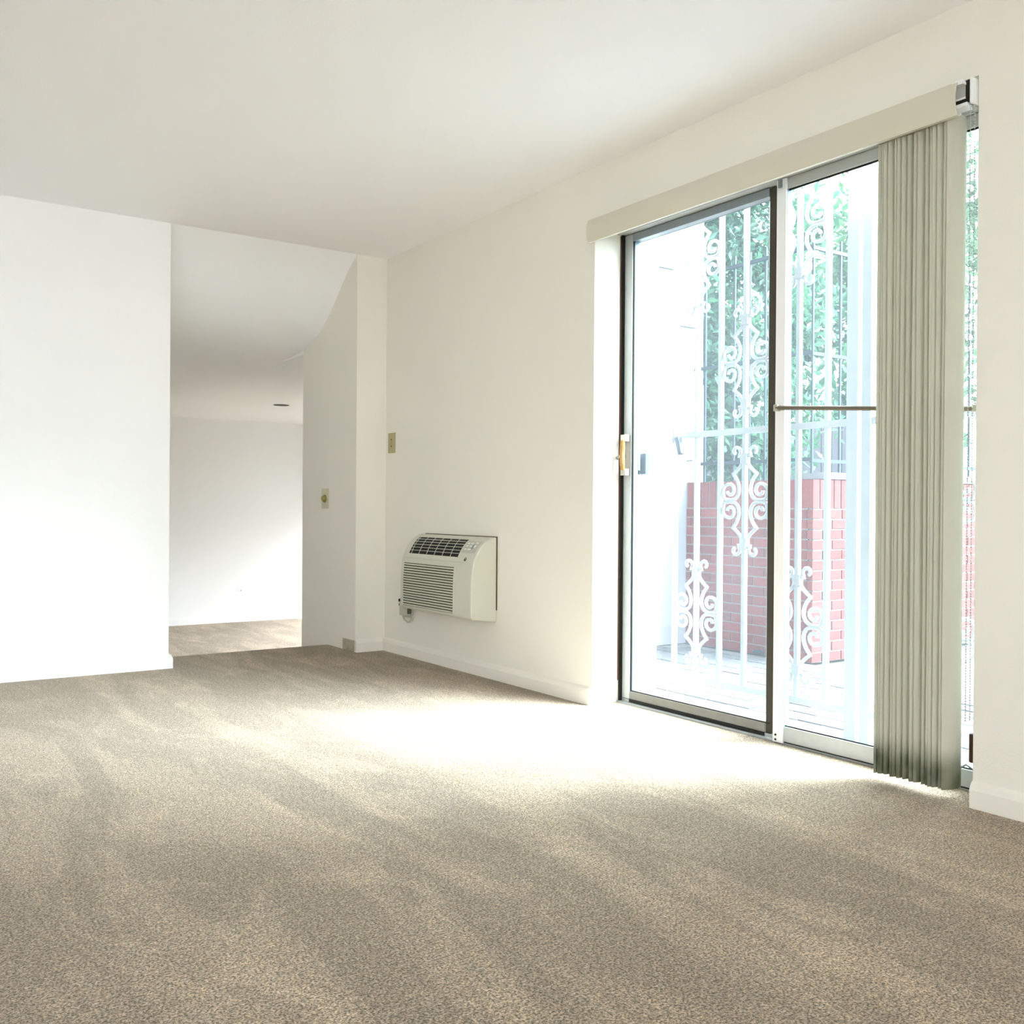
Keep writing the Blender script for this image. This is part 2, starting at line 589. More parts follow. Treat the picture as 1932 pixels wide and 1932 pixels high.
# wooden pull with steel brackets
P(MB().box(2.968, 2.998, 3.400, 3.432, 1.200, 1.232).box(2.968, 2.998, 3.400, 3.432, 1.045, 1.075)
  .box(2.994, 2.998, 3.428, 3.452, 1.192, 1.226).box(2.994, 2.998, 3.428, 3.452, 1.048, 1.082), 'handle_bracket', M['steel'], bevel=0.002)
P(MB().tube([(2.966, 3.412, 1.070), (2.964, 3.412, 1.10), (2.963, 3.412, 1.137), (2.964, 3.412, 1.17), (2.966, 3.412, 1.205)], [0.010, 0.012, 0.0125, 0.012, 0.010], 10), 'wooden_handle', M['wood'], smooth=True)
P(MB().tube([(2.997, 3.440, 1.137), (2.975, 3.446, 1.134), (2.962, 3.450, 1.124)], [0.006, 0.007, 0.008], 8).disc((2.998, 3.437, 1.137), (-1, 0, 0), 0.012, 0.004, 14), 'latch_lever', M['steel'], smooth=True)
P(MB().box(3.041, 3.085, 3.385, 3.415, 1.052, 1.070).box(3.060, 3.085, 3.362, 3.400, 1.052, 1.148), 'outside_pull', M['slate'], bevel=0.003)
for z in (1.216, 1.062):
    P(MB().disc((2.994, 3.441, z), (-1, 0, 0), 0.004, 0.003, 8), 'screw', M['black'])

# right, fixed leaf (inner track)
fx = empty('fixed_panel', (0, 0, 0))
fx.parent = door
P = lambda mb, n, m, pr=fx, **k: part(mb, n, m, pr, **k)
P(MB().box(2.964, 3.000, 2.481, 2.527, 0.004, 2.153), 'stile', M['whitemetal'], bevel=0.002)
P(MB().box(2.964, 3.000, 1.662, 1.705, 0.02, 2.153), 'stile', M['alu'], bevel=0.002)
P(MB().box(2.972, 3.000, 1.705, 2.487, 0.010, 0.068), 'bottom_rail', M['alu'], bevel=0.002)
P(MB().box(2.974, 2.998, 1.705, 2.487, 0.006, 0.010), 'shadow_gap', M['black'])  # thin black strip painting the shadow below this rail
P(MB().box(2.972, 3.000, 1.705, 2.487, 2.112, 2.154), 'top_rail', M['railgrey'], bevel=0.002)
P(MB().box(2.993, 2.999, 1.705, 2.487, 0.068, 2.112), 'pane', M['glass'])
P(MB().box(2.970, 2.992, 2.4795, 2.483, 0.068, 2.112), 'glazing_channel', M['channel'])
P(MB().box(2.978, 2.983, 1.705, 2.481, 2.106, 2.112).box(2.978, 2.983, 1.705, 2.487, 0.068, 0.072), 'glazing_bead', M['black'])
for z in (0.032, 0.014):
    P(MB().disc((2.964, 2.512, z), (-1, 0, 0), 0.0045, 0.002, 8), 'screw', M['black'])
P(MB().box(2.955, 2.964, 2.500, 2.514, 2.120, 2.152), 'stop_clip', M['aludark'])
# folding security bar across the fixed leaf
P(MB().tube([(2.952, 2.510, 1.281), (2.952, 1.72, 1.215)], 0.0085, 10), 'security_bar', M['bardark'], smooth=True)['label'] = 'slim steel security bar across the fixed door leaf'
P(MB().box(2.944, 2.964, 2.500, 2.520, 1.268, 1.294).box(2.944, 2.964, 1.705, 1.722, 1.205, 1.228), 'bar_bracket', M['steel'], bevel=0.003)
P(MB().tube([(2.966, 1.72, 0.074), (2.95, 1.735, 0.09), (2.94, 1.75, 0.078), (2.945, 1.765, 0.05)], 0.004, 8), 'track_clip', M['aludark'])

# ------------------------------------------------------------------ vertical blind
vb = empty('vertical_blind', (2.845, 1.84, 0.03), 'cream vertical blind pulled into a tight stack at right of sliding door', 'blind')
vp = []
for i in range(9):            # gently bowed vinyl valance
    t = i / 8
    vp.append((2.765 + 0.010 * (2 * t - 1) ** 2, 2.088 + 0.095 * t))
vp2 = [(x + 0.0025, z) for x, z in reversed(vp)]
part(MB().prism(vp + vp2, 1.680, 3.441, 'y').prism([(2.7755, 2.085), (2.790, 2.085), (2.790, 2.088), (2.7755, 2.088)], 1.680, 3.441, 'y')
     .prism([(2.7755, 2.183), (2.826, 2.183), (2.826, 2.1855), (2.7755, 2.1855)], 1.700, 3.441, 'y'),
     'valance', M['vinyl'], vb, smooth=True)
hr = MB()
hr.box(2.800, 2.803, 1.668, 3.436, 2.142, 2.186).box(2.842, 2.845, 1.668, 3.436, 2.142, 2.186).box(2.803, 2.842, 1.668, 3.436, 2.183, 2.186)
part(hr, 'headrail', M['railgrey'], vb)
part(MB().box(2.799, 2.846, 1.668, 3.436, 2.137, 2.142), 'headrail_lip', M['whitemetal'], vb)
part(MB().box(2.803, 2.842, 1.656, 3.436, 2.126, 2.137), 'rail_slot', M['black'], vb)
part(MB().box(2.799, 2.846, 1.662, 3.436, 2.115, 2.126), 'lower_rail', M['whitemetal'], vb, bevel=0.002)
part(MB().box(2.801, 2.844, 1.656, 1.668, 2.138, 2.190), 'end_block', M['black'], vb)
part(MB().box(2.800, 2.850, 1.646, 1.6555, 2.118, 2.196), 'end_cap', M['whitemetal'], vb, bevel=0.003)
part(MB().box(2.820, 2.842, 1.649, 1.657, 2.112, 2.118).disc((2.826, 1.650, 2.108), (0, 1, 0), 0.008, 0.007, 12), 'chain_wheel', M['railgrey'], vb)
part(MB().prism([(2.780, 2.176), (2.780, 2.190), (2.806, 2.183), (2.806, 2.178)], 1.666, 1.690, 'y'), 'valance_clip', M['whitemetal'], vb)
rv = random.Random(4)
NV = 17
for i in range(NV):
    y = 1.722 + 0.0158 * i + (rv.uniform(-0.0025, 0.0025) if 0 < i < NV - 1 else 0)
    bul = -0.010 + rv.uniform(-0.003, 0.003)
    tw = rv.uniform(-0.008, 0.008)
    w = 0.0435
    z0, z1 = 0.034 + rv.uniform(-0.002, 0.002), 2.112
    mb = MB()
    n = 8
    cols = []
    for k in range(n + 1):
        s = -1 + 2 * k / n
        cols.append((2.845 + w * s, y + bul * (1 - s * s) + tw * s))
    zs = [z0, z0 + 0.001, 0.5, 1.0, 1.5, 2.0, z1]
    for z in zs:
        for cx, cy in cols:
            # tiny wander along the height, like fabric
            mb.v.append((cx, cy + 0.0012 * math.sin(2.2 * z + i * 0.7), z))
    for a in range(len(zs) - 1):
        for k in range(n):
            p = a * (n + 1) + k
            mb.f.append((p, p + 1, p + n + 2, p + n + 1))
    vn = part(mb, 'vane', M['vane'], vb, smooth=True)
    hb = MB()                 # weighted hem
    for off in (-0.0011, 0.0011):
        for z in (z0 + 0.003, z0 + 0.078):
            for cx, cy in cols[1:-1]:
                hb.v.append((cx, cy + 0.0012 * math.sin(2.2 * z + i * 0.7) + off, z))
    q = n - 1
    for k in range(q - 1):
        hb.f += [(k, k + 1, q + k + 1, q + k), (2 * q + k, 3 * q + k, 3 * q + k + 1, 2 * q + k + 1),
                 (k, 2 * q + k, 2 * q + k + 1, k + 1), (q + k, q + k + 1, 3 * q + k + 1, 3 * q + k)]
    hb.f += [(0, q, 3 * q, 2 * q), (q - 1, 3 * q - 1, 4 * q - 1, 2 * q - 1)]
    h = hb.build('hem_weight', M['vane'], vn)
    h.data.transform(Matrix.Translation(-Vector(vb.location)))
    part(MB().box(2.840, 2.850, y + bul - 0.001, y + bul + 0.0015, 2.108, 2.150), 'vane_clip', M['whitemetal'], vb)
# bead chain loop hanging from the end cap
bc = MB()
for sx in (-0.012, 0.012):
    for i in range(222):
        c = Vector((2.822 + sx, 1.657, 0.26 + i * 0.0083))
        n = len(bc.v)
        r = 0.0034
        bc.v += [tuple(c + Vector(d) * r) for d in ((1, 0, 0), (-1, 0, 0), (0, 1, 0), (0, -1, 0), (0, 0, 1), (0, 0, -1))]
        bc.f += [(n + a, n + b, n + d) for a, b, d in ((0, 2, 4), (2, 1, 4), (1, 3, 4), (3, 0, 4), (2, 0, 5), (1, 2, 5), (3, 1, 5), (0, 3, 5))]
    bc.tube([(2.822 + sx, 1.657, 0.26), (2.822 + sx, 1.657, 2.112)], 0.0008, 4)
part(bc, 'bead_chain', M['railgrey'], vb, kind='stuff')
part(MB().box(2.885, 2.920, 1.6425, 1.690, 0.115, 0.205).box(2.895, 2.910, 1.6425, 1.682, 0.205, 0.222), 'chain_holder', M['brown'], vb, bevel=0.004)['label'] = 'small brown holder low on the door jamb'

# ------------------------------------------------------------------ wall air conditioner
AY0, AY1 = 4.235, 5.000
ac = empty('air_conditioner', (W - 0.001, (AY0 + AY1) / 2, 0.296), 'pale grey through-wall air conditioner with black top grille on window wall', 'air conditioner')
apro = [(0, .296), (.146, .316), (.154, .322), (.157, .335), (.157, .45), (.1545, .53), (.145, .60), (.128, .645), (.105, .682), (.078, .712), (.050, .729), (.025, .737), (0, .739)]


def aprof(z):           # depth and slope of the front at height z
    for (d0, z0), (d1, z1) in zip(apro[3:], apro[4:]):
        if z0 <= z <= z1:
            t = (z - z0) / (z1 - z0)
            # smooth
            nx, nz = (z1 - z0), -(d1 - d0)
            l = math.hypot(nx, nz)
            return d0 + (d1 - d0) * t, nx / l, nz / l
    return apro[-1][0], 0, 1


def dense(pr, k=3):
    out = []
    for i in range(len(pr) - 1):
        p0 = pr[max(i - 1, 0)]; p1 = pr[i]; p2 = pr[i + 1]; p3 = pr[min(i + 2, len(pr) - 1)]
        for j in range(k):
            t = j / k
            f = lambda a, b, c, d: 0.5 * (2 * b + (c - a) * t + (2 * a - 5 * b + 4 * c - d) * t * t + (3 * b - a - 3 * c + d) * t ** 3)
            out.append((f(p0[0], p1[0], p2[0], p3[0]), f(p0[1], p1[1], p2[1], p3[1])))
    out.append(pr[-1])
    return out


apro = apro[:3] + dense(apro[3:], 3)
part(MB().prism([(W - 0.001 - d, z) for d, z in apro], AY0, AY1, 'y'), 'housing', M['acbody'], ac, bevel=0.006, smooth=True)
part(MB().box(W - 0.006, W - 0.0005, AY0 - 0.003, AY1 - 0.02, 0.36, 0.7425), 'wall_sleeve', M['brown'], ac)


def strip(za, zb, ya, yb, off, th, n=8):
    """plate following the curved front between heights, raised by off with thickness th"""
    mb = MB()
    pts = []
    for i in range(n + 1):
        z = za + (zb - za) * i / n
        d, nx, nz = aprof(z)
        pts.append((W - 0.001 - d - nx * (off + th), z + nz * (off + th)))
    for i in reversed(range(n + 1)):
        z = za + (zb - za) * i / n
        d, nx, nz = aprof(z)
        pts.append((W - 0.001 - d - nx * off, z + nz * off))
    mb.prism(pts, ya, yb, 'y')
    return mb


GA, GB, GY0, GY1 = 0.632, 0.7215, 4.407, 4.935
part(strip(GA, GB, GY0, GY1, -0.003, 0.004, 12), 'grille_recess', M['acdark'], ac)
# rows evenly spaced along the curve
zz_ = [GA + (GB - GA) * i / 200 for i in range(201)]
al = [0.0]
for i in range(200):
    al.append(al[-1] + math.hypot(aprof(zz_[i + 1])[0] - aprof(zz_[i])[0], zz_[i + 1] - zz_[i]))
rows = [next(z for z, a_ in zip(zz_, al) if a_ >= al[-1] * k / 6 - 1e-9) for k in range(7)]
for z in rows[1:-1]:
    part(strip(z - 0.0009, z + 0.0009, GY0, GY1, 0.001, 0.003, 1), 'grille_bar', M['acbody'], ac)
for c_ in range(1, 7):
    vd = MB()
    for r_ in range(6):
        y = GY0 + (GY1 - GY0) * (c_ - 0.12 * (5 - r_) / 5) / 6.2
        q = strip(rows[r_], rows[r_ + 1], y - 0.0012, y + 0.0012, 0.001, 0.002, 2)
        n = len(vd.v)
        vd.v += q.v
        vd.f += [tuple(n + i for i in f_) for f_ in q.f]
    part(vd, 'grille_divider', M['acbody'], ac)
# intake louvers
LA, LB, LY0, LY1 = 0.336, 0.578, 4.405, 4.965
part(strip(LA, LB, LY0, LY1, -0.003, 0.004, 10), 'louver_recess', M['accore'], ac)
for k in range(17):
    z = LA + (LB - LA) * (k + 0.5) / 17
    d, nx, nz = aprof(z)
    xf = W - 0.001 - d
    part(MB().prism([(xf - 0.001, z - 0.0008), (xf - 0.0065, z - 0.0042), (xf - 0.0065, z - 0.0022), (xf - 0.002, z + 0.0026), (xf - 0.001, z + 0.0026)],
                    LY0 + 0.006, LY1 - 0.004, 'y'), 'louver', M['acbody'], ac)
fr = MB()
for s in (strip(LA - 0.008, LA, LY0 - 0.004, LY1 + 0.006, 0, 0.0045, 2), strip(LB, LB + 0.006, LY0 - 0.004, LY1 + 0.006, 0, 0.0045, 2),
          strip(LA, LB, LY0 - 0.004, LY0 + 0.006, 0, 0.0045, 8), strip(LA, LB, LY1 - 0.004, LY1 + 0.006, 0, 0.0045, 8)):
    n = len(fr.v)
    fr.v += s.v
    fr.f += [tuple(n + i for i in q) for q in s.f]
part(fr, 'louver_frame', M['acbody'], ac)
part(strip(0.605, 0.608, AY0 + 0.10, LY1 + 0.01, -0.001, 0.0016, 2), 'panel_seam', M['acshade'], ac)
# control area
part(strip(0.657, 0.718, 4.262, 4.392, 0.0, 0.0012, 8), 'control_panel', M['acshade'], ac)
bt = MB()
for zz, yy, w_, h_ in ((0.703, 4.365, 0.02, 0.006), (0.703, 4.330, 0.02, 0.006), (0.690, 4.365, 0.02, 0.006), (0.690, 4.330, 0.02, 0.006), (0.690, 4.290, 0.016, 0.010),
                       (0.674, 4.365, 0.02, 0.006), (0.674, 4.330, 0.03, 0.006), (0.706, 4.288, 0.016, 0.006)):
    s = strip(zz - h_ / 2, zz + h_ / 2, yy - w_ / 2, yy + w_ / 2, 0.0012, 0.002, 2)
    n = len(bt.v)
    bt.v += s.v
    bt.f += [tuple(n + i for i in q) for q in s.f]
part(bt, 'button', M['plate'], ac)
part(strip(0.676, 0.700, 4.300, 4.318, 0.0012, 0.001, 3), 'display', M['aludark'], ac)
d, nx, nz = aprof(0.624)
part(MB().disc((W - 0.001 - d, 4.326, 0.624), (-nx, 0, nz), 0.010, 0.003, 20), 'round_emblem', M['accore'], ac)
part(MB().tube([(W - 0.004 - d, 4.326 + 0.0072 * math.cos(a * .4488), 0.625 + 0.0072 * math.sin(a * .4488)) for a in range(14)], 0.0011, 6, closed=True), 'emblem_ring', M['plate'], ac)
# cord, plug
part(MB().tube([(2.775, 5.01, 0.335), (2.780, 5.03, 0.284), (2.785, 5.062, 0.240), (2.787, 5.095, 0.219), (2.79, 5.134, 0.213), (2.79, 5.168, 0.222), (2.79, 5.186, 0.245), (2.79, 5.175, 0.262)], 0.0055, 8), 'power_cord', M['cord'], ac, smooth=True)
part(MB().box(2.765, 2.805, 5.140, 5.190, 0.250, 0.330).box(2.805, 2.824, 5.150, 5.215, 0.235, 0.340), 'plug', M['cord'], ac, bevel=0.004)
part(MB().box(2.795, 2.826, 5.190, 5.245, 0.245, 0.345), 'outlet_box', M['cord'], ac, bevel=0.003)
part(MB().disc((2.800, 5.235, 0.333), (-0.6, 0.7, 0), 0.009, 0.012, 10).disc((2.800, 5.230, 0.308), (-0.6, 0.7, 0), 0.009, 0.012, 10), 'plug_button', M['black'], ac)
part(MB().box(2.782, 2.800, 5.105, 5.119, 0.262, 0.305), 'cord_clip', M['accore'], ac)

# ------------------------------------------------------------------ switches and plates
sw = empty('light_switch', (W, 5.411, 1.224), 'small brown switch plate high on window wall near corner', 'switch')
part(MB().box(W - 0.006, W, 5.366, 5.457, 1.226, 1.351), 'cover_plate', M['beige'], sw, bevel=0.002)
part(MB().box(W - 0.014, W - 0.006, 5.406, 5.418, 1.276, 1.300), 'toggle', M['beige'], sw, bevel=0.002)
for z in (1.310, 1.268):
    part(MB().disc((W - 0.006, 5.412, z), (-1, 0, 0), 0.004, 0.002, 10), 'screw', M['black'], sw)
dm = empty('dimmer_switch', (XP, 5.952, 0.88), 'painted dimmer plate with round olive knob on pillar side above steps', 'switch')
part(MB().box(XP - 0.004, XP, 5.896, 6.008, 0.880, 1.010), 'cover_plate', M['beige2'], dm, bevel=0.002)
part(MB().disc((XP - 0.004, 5.952, 0.945), (-1, 0, 0), 0.026, 0.006, 20).disc((XP - 0.010, 5.952, 0.945), (-1, 0, 0), 0.020, 0.014, 20, 0.017), 'knob', M['olive'], dm, smooth=True)
cx = empty('coaxial_plate', (4.05, YF, -0.13), 'round white cable plate low on far wall of lower room', 'outlet')
part(MB().disc((4.06, YF, -0.135), (0, -1, 0), 0.038, 0.004, 28), 'round_plate', M['plate'], cx)
part(MB().disc((4.06, YF - 0.004, -0.135), (0, -1, 0), 0.006, 0.012, 12), 'connector', M['steel'], cx)
ou = empty('wall_outlet', (4.82, YF, -0.18), 'white double socket low on far wall beside the pillar edge', 'outlet')
part(MB().box(4.775, 4.850, YF - 0.005, YF, -0.180, -0.055), 'cover_plate', M['plate'], ou, bevel=0.002)
for z in (-0.092, -0.143):
    part(MB().disc((4.8125, YF - 0.005, z), (0, -1, 0), 0.017, 0.003, 18), 'socket', M['whitemetal'], ou)
    part(MB().box(4.8045, 4.8065, YF - 0.0095, YF - 0.008, z - 0.003, z + 0.008).box(4.8185, 4.8205, YF - 0.0095, YF - 0.008, z - 0.003, z + 0.008)
         .box(4.8105, 4.8145, YF - 0.0095, YF - 0.008, z - 0.012, z - 0.008), 'socket_slot', M['black'], ou)
dl = empty('recessed_downlight', (3.744, 9.598, CL), 'dark round recessed ceiling light, unlit, in lower room', 'light')
ring = MB()
n = 32
for (r_, z) in ((0.086, CL - 0.0005), (0.086, CL - 0.0025), (0.081, CL - 0.0025), (0.080, CL - 0.0008)):
    for i in range(n):
        a = 2 * math.pi * i / n
        ring.v.append((3.744 + r_ * math.cos(a), 9.598 + r_ * math.sin(a), z))
for k in range(3):
    for i in range(n):
        ring.f.append((k * n + i, k * n + (i + 1) % n, (k + 1) * n + (i + 1) % n, (k + 1) * n + i))
part(ring, 'trim_ring', M['whitemetal'], dl, smooth=True)
part(MB().disc((3.744, 9.598, CL - 0.0045), (0, 0, 1), 0.080, 0.004, 32), 'baffle', M['darkhole'], dl)

# ------------------------------------------------------------------ outside: patio, brick walls
struct(MB().box(-14, 34, -14, 34, -0.75, -0.62), 'ground', M['ground'])
struct(MB().box(WX, 34, -14, 5.376, -0.60, GZ - 0.02).box(5.52, 34, 5.376, 34, -0.60, GZ - 0.02), 'garden_ground', M['ground'])
stoop = MB().box(WX, 3.36, 1.45, 3.72, GZ - 0.02, -0.004)
struct(stoop, 'door_sill', M['coping'])
patio = empty('patio', (4.3, 3.4, GZ - 0.02), kind='structure')
PW, PL = 0.30, 0.15
pm = MB().box(-PL / 2 + 0.004, PL / 2 - 0.004, -PW / 2 + 0.004, PW / 2 - 0.004, 0, 0.02).mesh('paver')
pm.materials.append(M['paver'])
rp = random.Random(2)
nx_ = int((5.29 - 3.37) / PL)
ny_ = int((5.36 - 1.55) / PW)
for i in range(nx_):
    for j in range(ny_):
        o = bpy.data.objects.new('paver', pm)
        C.objects.link(o)
        o.parent = patio
        o.location = (3.37 + PL * (i + 0.5) - 4.3, 5.36 - PW * (j + 0.5) - (PW / 2 if i % 2 else 0) - 3.4, rp.uniform(-0.002, 0.003))
part(MB().box(3.365, 5.29, 1.3, 5.37, GZ - 0.018, GZ - 0.006), 'paver_joints', M['mortar'], patio)

BX, BY = 5.30, 4.195
CH = 0.068


def brick_mesh(lx, ly, lz):
    mb = MB().box(-lx / 2, lx / 2, -ly / 2, ly / 2, -lz / 2, lz / 2)
    me = mb.mesh('brick')
    me.materials.append(M['brick'])
    return me


def put(me, name, parent, x, y, z):
    o = bpy.data.objects.new(name, me)
    C.objects.link(o)
    o.parent = parent
    o.location = (x - parent.location.x, y - parent.location.y, z - parent.location.z)
    return o


D = 0.045
bl = empty('brick_wall', (BX + 0.1, 4.8, GZ), 'low red brick garden wall facing the door, butting into white building', 'wall')
br = empty('brick_wall', (6.4, BY + 0.1, GZ), 'sunlit red brick garden wall running back from corner, seen behind blind', 'wall')
part(MB().box(BX + 0.007, BX + 0.20, BY + 0.0 + D, 5.365, GZ, 1.095), 'mortar_core', M['mortar'], bl)
part(MB().box(BX + 0.014, 7.60, BY + 0.007, BY + D - 0.001, GZ, 1.095).box(BX + 0.201, 7.60, BY + D - 0.001, BY + 0.20, GZ, 1.095), 'mortar_core', M['mortar'], br)
mesh_y = {}
mesh_x = {}
for c in range(15):
    z = GZ + CH * (c + 0.5)
    # face looking at the house, bricks along y
    edges = [BY + D]
    y = BY + (0.203 if c % 2 == 0 else 0.1015)
    while y < 5.36:
        edges.append(y)
        y += 0.203
    edges.append(5.364)
    for a, b in zip(edges, edges[1:]):
        ln = round(b - a - 0.010, 3)
        if ln < 0.02:
            continue
        if ln not in mesh_y:
            mesh_y[ln] = brick_mesh(D, ln, CH - 0.010)
        put(mesh_y[ln], 'brick', bl, BX + D / 2 + rp.uniform(-0.001, 0.001), (a + b) / 2, z)
    edges = [BX]
    x = BX + (0.1015 if c % 2 == 0 else 0.203)
    while x < 7.50:
        edges.append(x)
        x += 0.203
    edges.append(7.60)
    for a, b in zip(edges, edges[1:]):
        ln = round(b - a - 0.010, 3)
        if ln not in mesh_x:
            mesh_x[ln] = brick_mesh(ln, D, CH - 0.010)
        put(mesh_x[ln], 'brick', br, (a + b) / 2 + (-0.005 if a == BX else 0), BY + D / 2 + rp.uniform(-0.001, 0.001), z)
zt = GZ + CH * 15
sh = 1.100 - zt
sy = brick_mesh(0.20, 0.062, sh - 0.010)
sx_ = brick_mesh(0.062, 0.20, sh - 0.010)
y = BY + 0.20 + 0.04
while y < 5.34:
    put(sy, 'soldier_brick', bl, BX + 0.10, y, zt + sh / 2)
    y += 0.0735
x = BX + 0.034
while x < 7.58:
    put(sx_, 'soldier_brick', br, x, BY + 0.10, zt + sh / 2)
    x += 0.0735
part(MB().box(BX + 0.12, 7.62, BY - 0.006, BY + 0.215, 1.101, 1.145), 'coping', M['coping'], br)

# iron railings on the brick walls
fl_ = empty('iron_railing', (5.40, 4.85, 1.10), 'dark iron railing on brick wall facing the door', 'railing')
fr_ = empty('iron_railing', (6.4, 4.30, 1.145), 'dark iron railing along sunlit brick wall, right of the corner', 'railing')
for z in (2.665, 1.955, 1.235):
    part(MB().box(5.385, 5.407, 4.295, 5.374, z - 0.012, z + 0.012), 'rail', M['iron'], fl_)
    part(MB().box(5.385, 7.60, 4.272, 4.294, z - 0.022, z + 0.002), 'rail', M['iron'], fr_)
y = 4.40
while y < 5.36:
    part(MB().box(5.389, 5.403, y - 0.007, y + 0.007, 1.09, 2.74), 'baluster', M['iron'], fl_)
    y += 0.145
x = 5.396
while x < 7.6:
    part(MB().box(x - 0.007, x + 0.007, 4.276, 4.290, 1.14, 2.74), 'baluster', M['iron'], fr_)
    x += 0.145

# ------------------------------------------------------------------ white security gate
GX = 3.26
gate = empty('security_gate', (GX, 2.95, -0.004), 'white scrolled iron security gate outside left half of glass door', 'gate')
grille = empty('security_gate', (GX, 1.95, -0.004), 'fixed white scrolled iron grille outside, behind the blind', 'gate')
GT = 2.36


def gbar(root, y, z0=0.125, z1=GT - 0.01, w=0.0095):
    part(MB().box(GX - w, GX + w, y - w, y + w, z0, z1), 'bar', M['gatepaint'], root)


def scroll(root, yb, zc):
    hh = 0.245 / 0.262
    A = []
    for k in range(9):          # end curl
        a = R(-60 + 300 * k / 8)
        r_ = 0.011 + 0.016 * (k / 8)
        A.append((0.050 + r_ * math.cos(a), 0.232 + r_ * math.sin(a)))
    A += [(0.016, 0.212), (0.014, 0.190), (0.022, 0.168), (0.040, 0.148), (0.070, 0.124)]
    B = [(0.066, 0.124), (0.046, 0.100), (0.033, 0.066), (0.036, 0.032), (0.056, 0.010), (0.090, 0.004), (0.118, 0.010)]
    for k in range(10):         # big spiral
        a = R(-35 + 390 * k / 9)
        r_ = 0.043 - 0.030 * (k / 9)
        B.append((0.088 + r_ * math.cos(a), 0.048 + r_ * 0.95 * math.sin(a)))
    mb = MB()
    for su in (1, -1):
        for sv in (1, -1):
            for path in (A, B):
                pts = dense(path, 2)
                mb.tube([(GX, yb + su * u, zc + sv * v * hh) for u, v in pts], 0.0083, 5)
    for sv in (1, -1):
        mb.box(GX - 0.012, GX + 0.012, yb - 0.018, yb + 0.018, zc + sv * 0.185 - 0.022, zc + sv * 0.185 + 0.022)
    part(mb, 'scrollwork', M['gatepaint'], root, smooth=True)


def gframe(root, ya, yb, wa, wb):
    part(MB().box(GX - 0.018, GX + 0.018, ya - wa / 2, ya + wa / 2, -0.004, GT), 'post', M['gatepaint'], root)
    part(MB().box(GX - 0.018, GX + 0.018, yb - wb / 2, yb + wb / 2, -0.004, GT), 'post', M['gatepaint'], root)
    lo, hi = min(ya + wa / 2, yb + wb / 2), max(ya - wa / 2, yb - wb / 2)
    for z, h_ in ((0.112, 0.013), (1.236, 0.013), (GT - 0.02, 0.013)):
        part(MB().box(GX - 0.013, GX + 0.013, lo, hi, z - h_, z + h_), 'rail', M['gatepaint'], root)


gframe(gate, 2.386, 3.534, 0.050, 0.040)
for y in (3.372, 3.231, 3.087, 2.943, 2.800, 2.655, 2.512):
    gbar(gate, y)
for y, zs in ((3.231, (0.42, 2.03)), (2.943, (0.93, 1.535)), (2.655, (0.42, 2.05))):
    for z in zs:
        scroll(gate, y, z)
part(MB().box(GX - 0.022, GX + 0.022, 3.376, 3.520, 1.205, 1.262), 'lock_box', M['gatepaint'], gate, bevel=0.003)
part(MB().box(GX - 0.016, GX + 0.016, 3.595, 3.640, -0.004, GT), 'wall_post', M['gatepaint'], gate)
gframe(grille, 1.56, 2.322, 0.04, 0.040)
for y in (2.165, 2.015, 1.865, 1.715):
    gbar(grille, y)
for z in (0.44, 0.93, 1.535, 2.055):
    scroll(grille, 2.015, z)
pl = empty('padlock', (3.225, 3.315, 1.15), 'grey padlock hanging from the white gate rail', 'padlock')
part(MB().prism([(3.335, 1.225), (3.312, 1.232), (3.288, 1.150), (3.311, 1.143)], 3.212, 3.238, 'x'), 'lock_body', M['slate'], pl, bevel=0.003)
part(MB().tube([(3.225, 3.330, 1.226), (3.225, 3.335, 1.245), (3.225, 3.330, 1.256), (3.225, 3.319, 1.256), (3.225, 3.314, 1.246), (3.225, 3.316, 1.230)], 0.0035, 8), 'shackle', M['steel'], pl)

# details on the white building
tag(MB().box(4.99, 5.16, 5.352, 5.376, 2.682, 2.70).build('wall_ledge', M['coping']), 'upper thin ledge on the white building outside', 'ledge')
tag(MB().box(5.20, 5.40, 5.352, 5.376, 2.270, 2.288).build('wall_ledge', M['coping']), 'lower thin ledge on the white building, near its corner', 'ledge')
struct(MB().box(5.00, 5.477, 5.366, 5.376, GZ, 1.84), 'wall_panel', M['siding2'])
tag(MB().tube([(5.34, 5.366, 1.262), (5.335, 5.34, 1.262), (5.27, 5.33, 1.255)], 0.005, 6).build('wall_hook', M['iron']), 'small dark hook on white building above brick wall', 'hook')
tag(MB().tube([(BX - 0.02 + 0.03 * math.cos(a * .524), 4.60 + 0.03 * math.sin(a * .524), GZ + 0.02) for a in range(12)], 0.010, 6, closed=True).build('drain_ring', M['iron'], loc=(-0.04, 0, 0.012)),
    'small dark ring lying at foot of brick wall', 'ring')


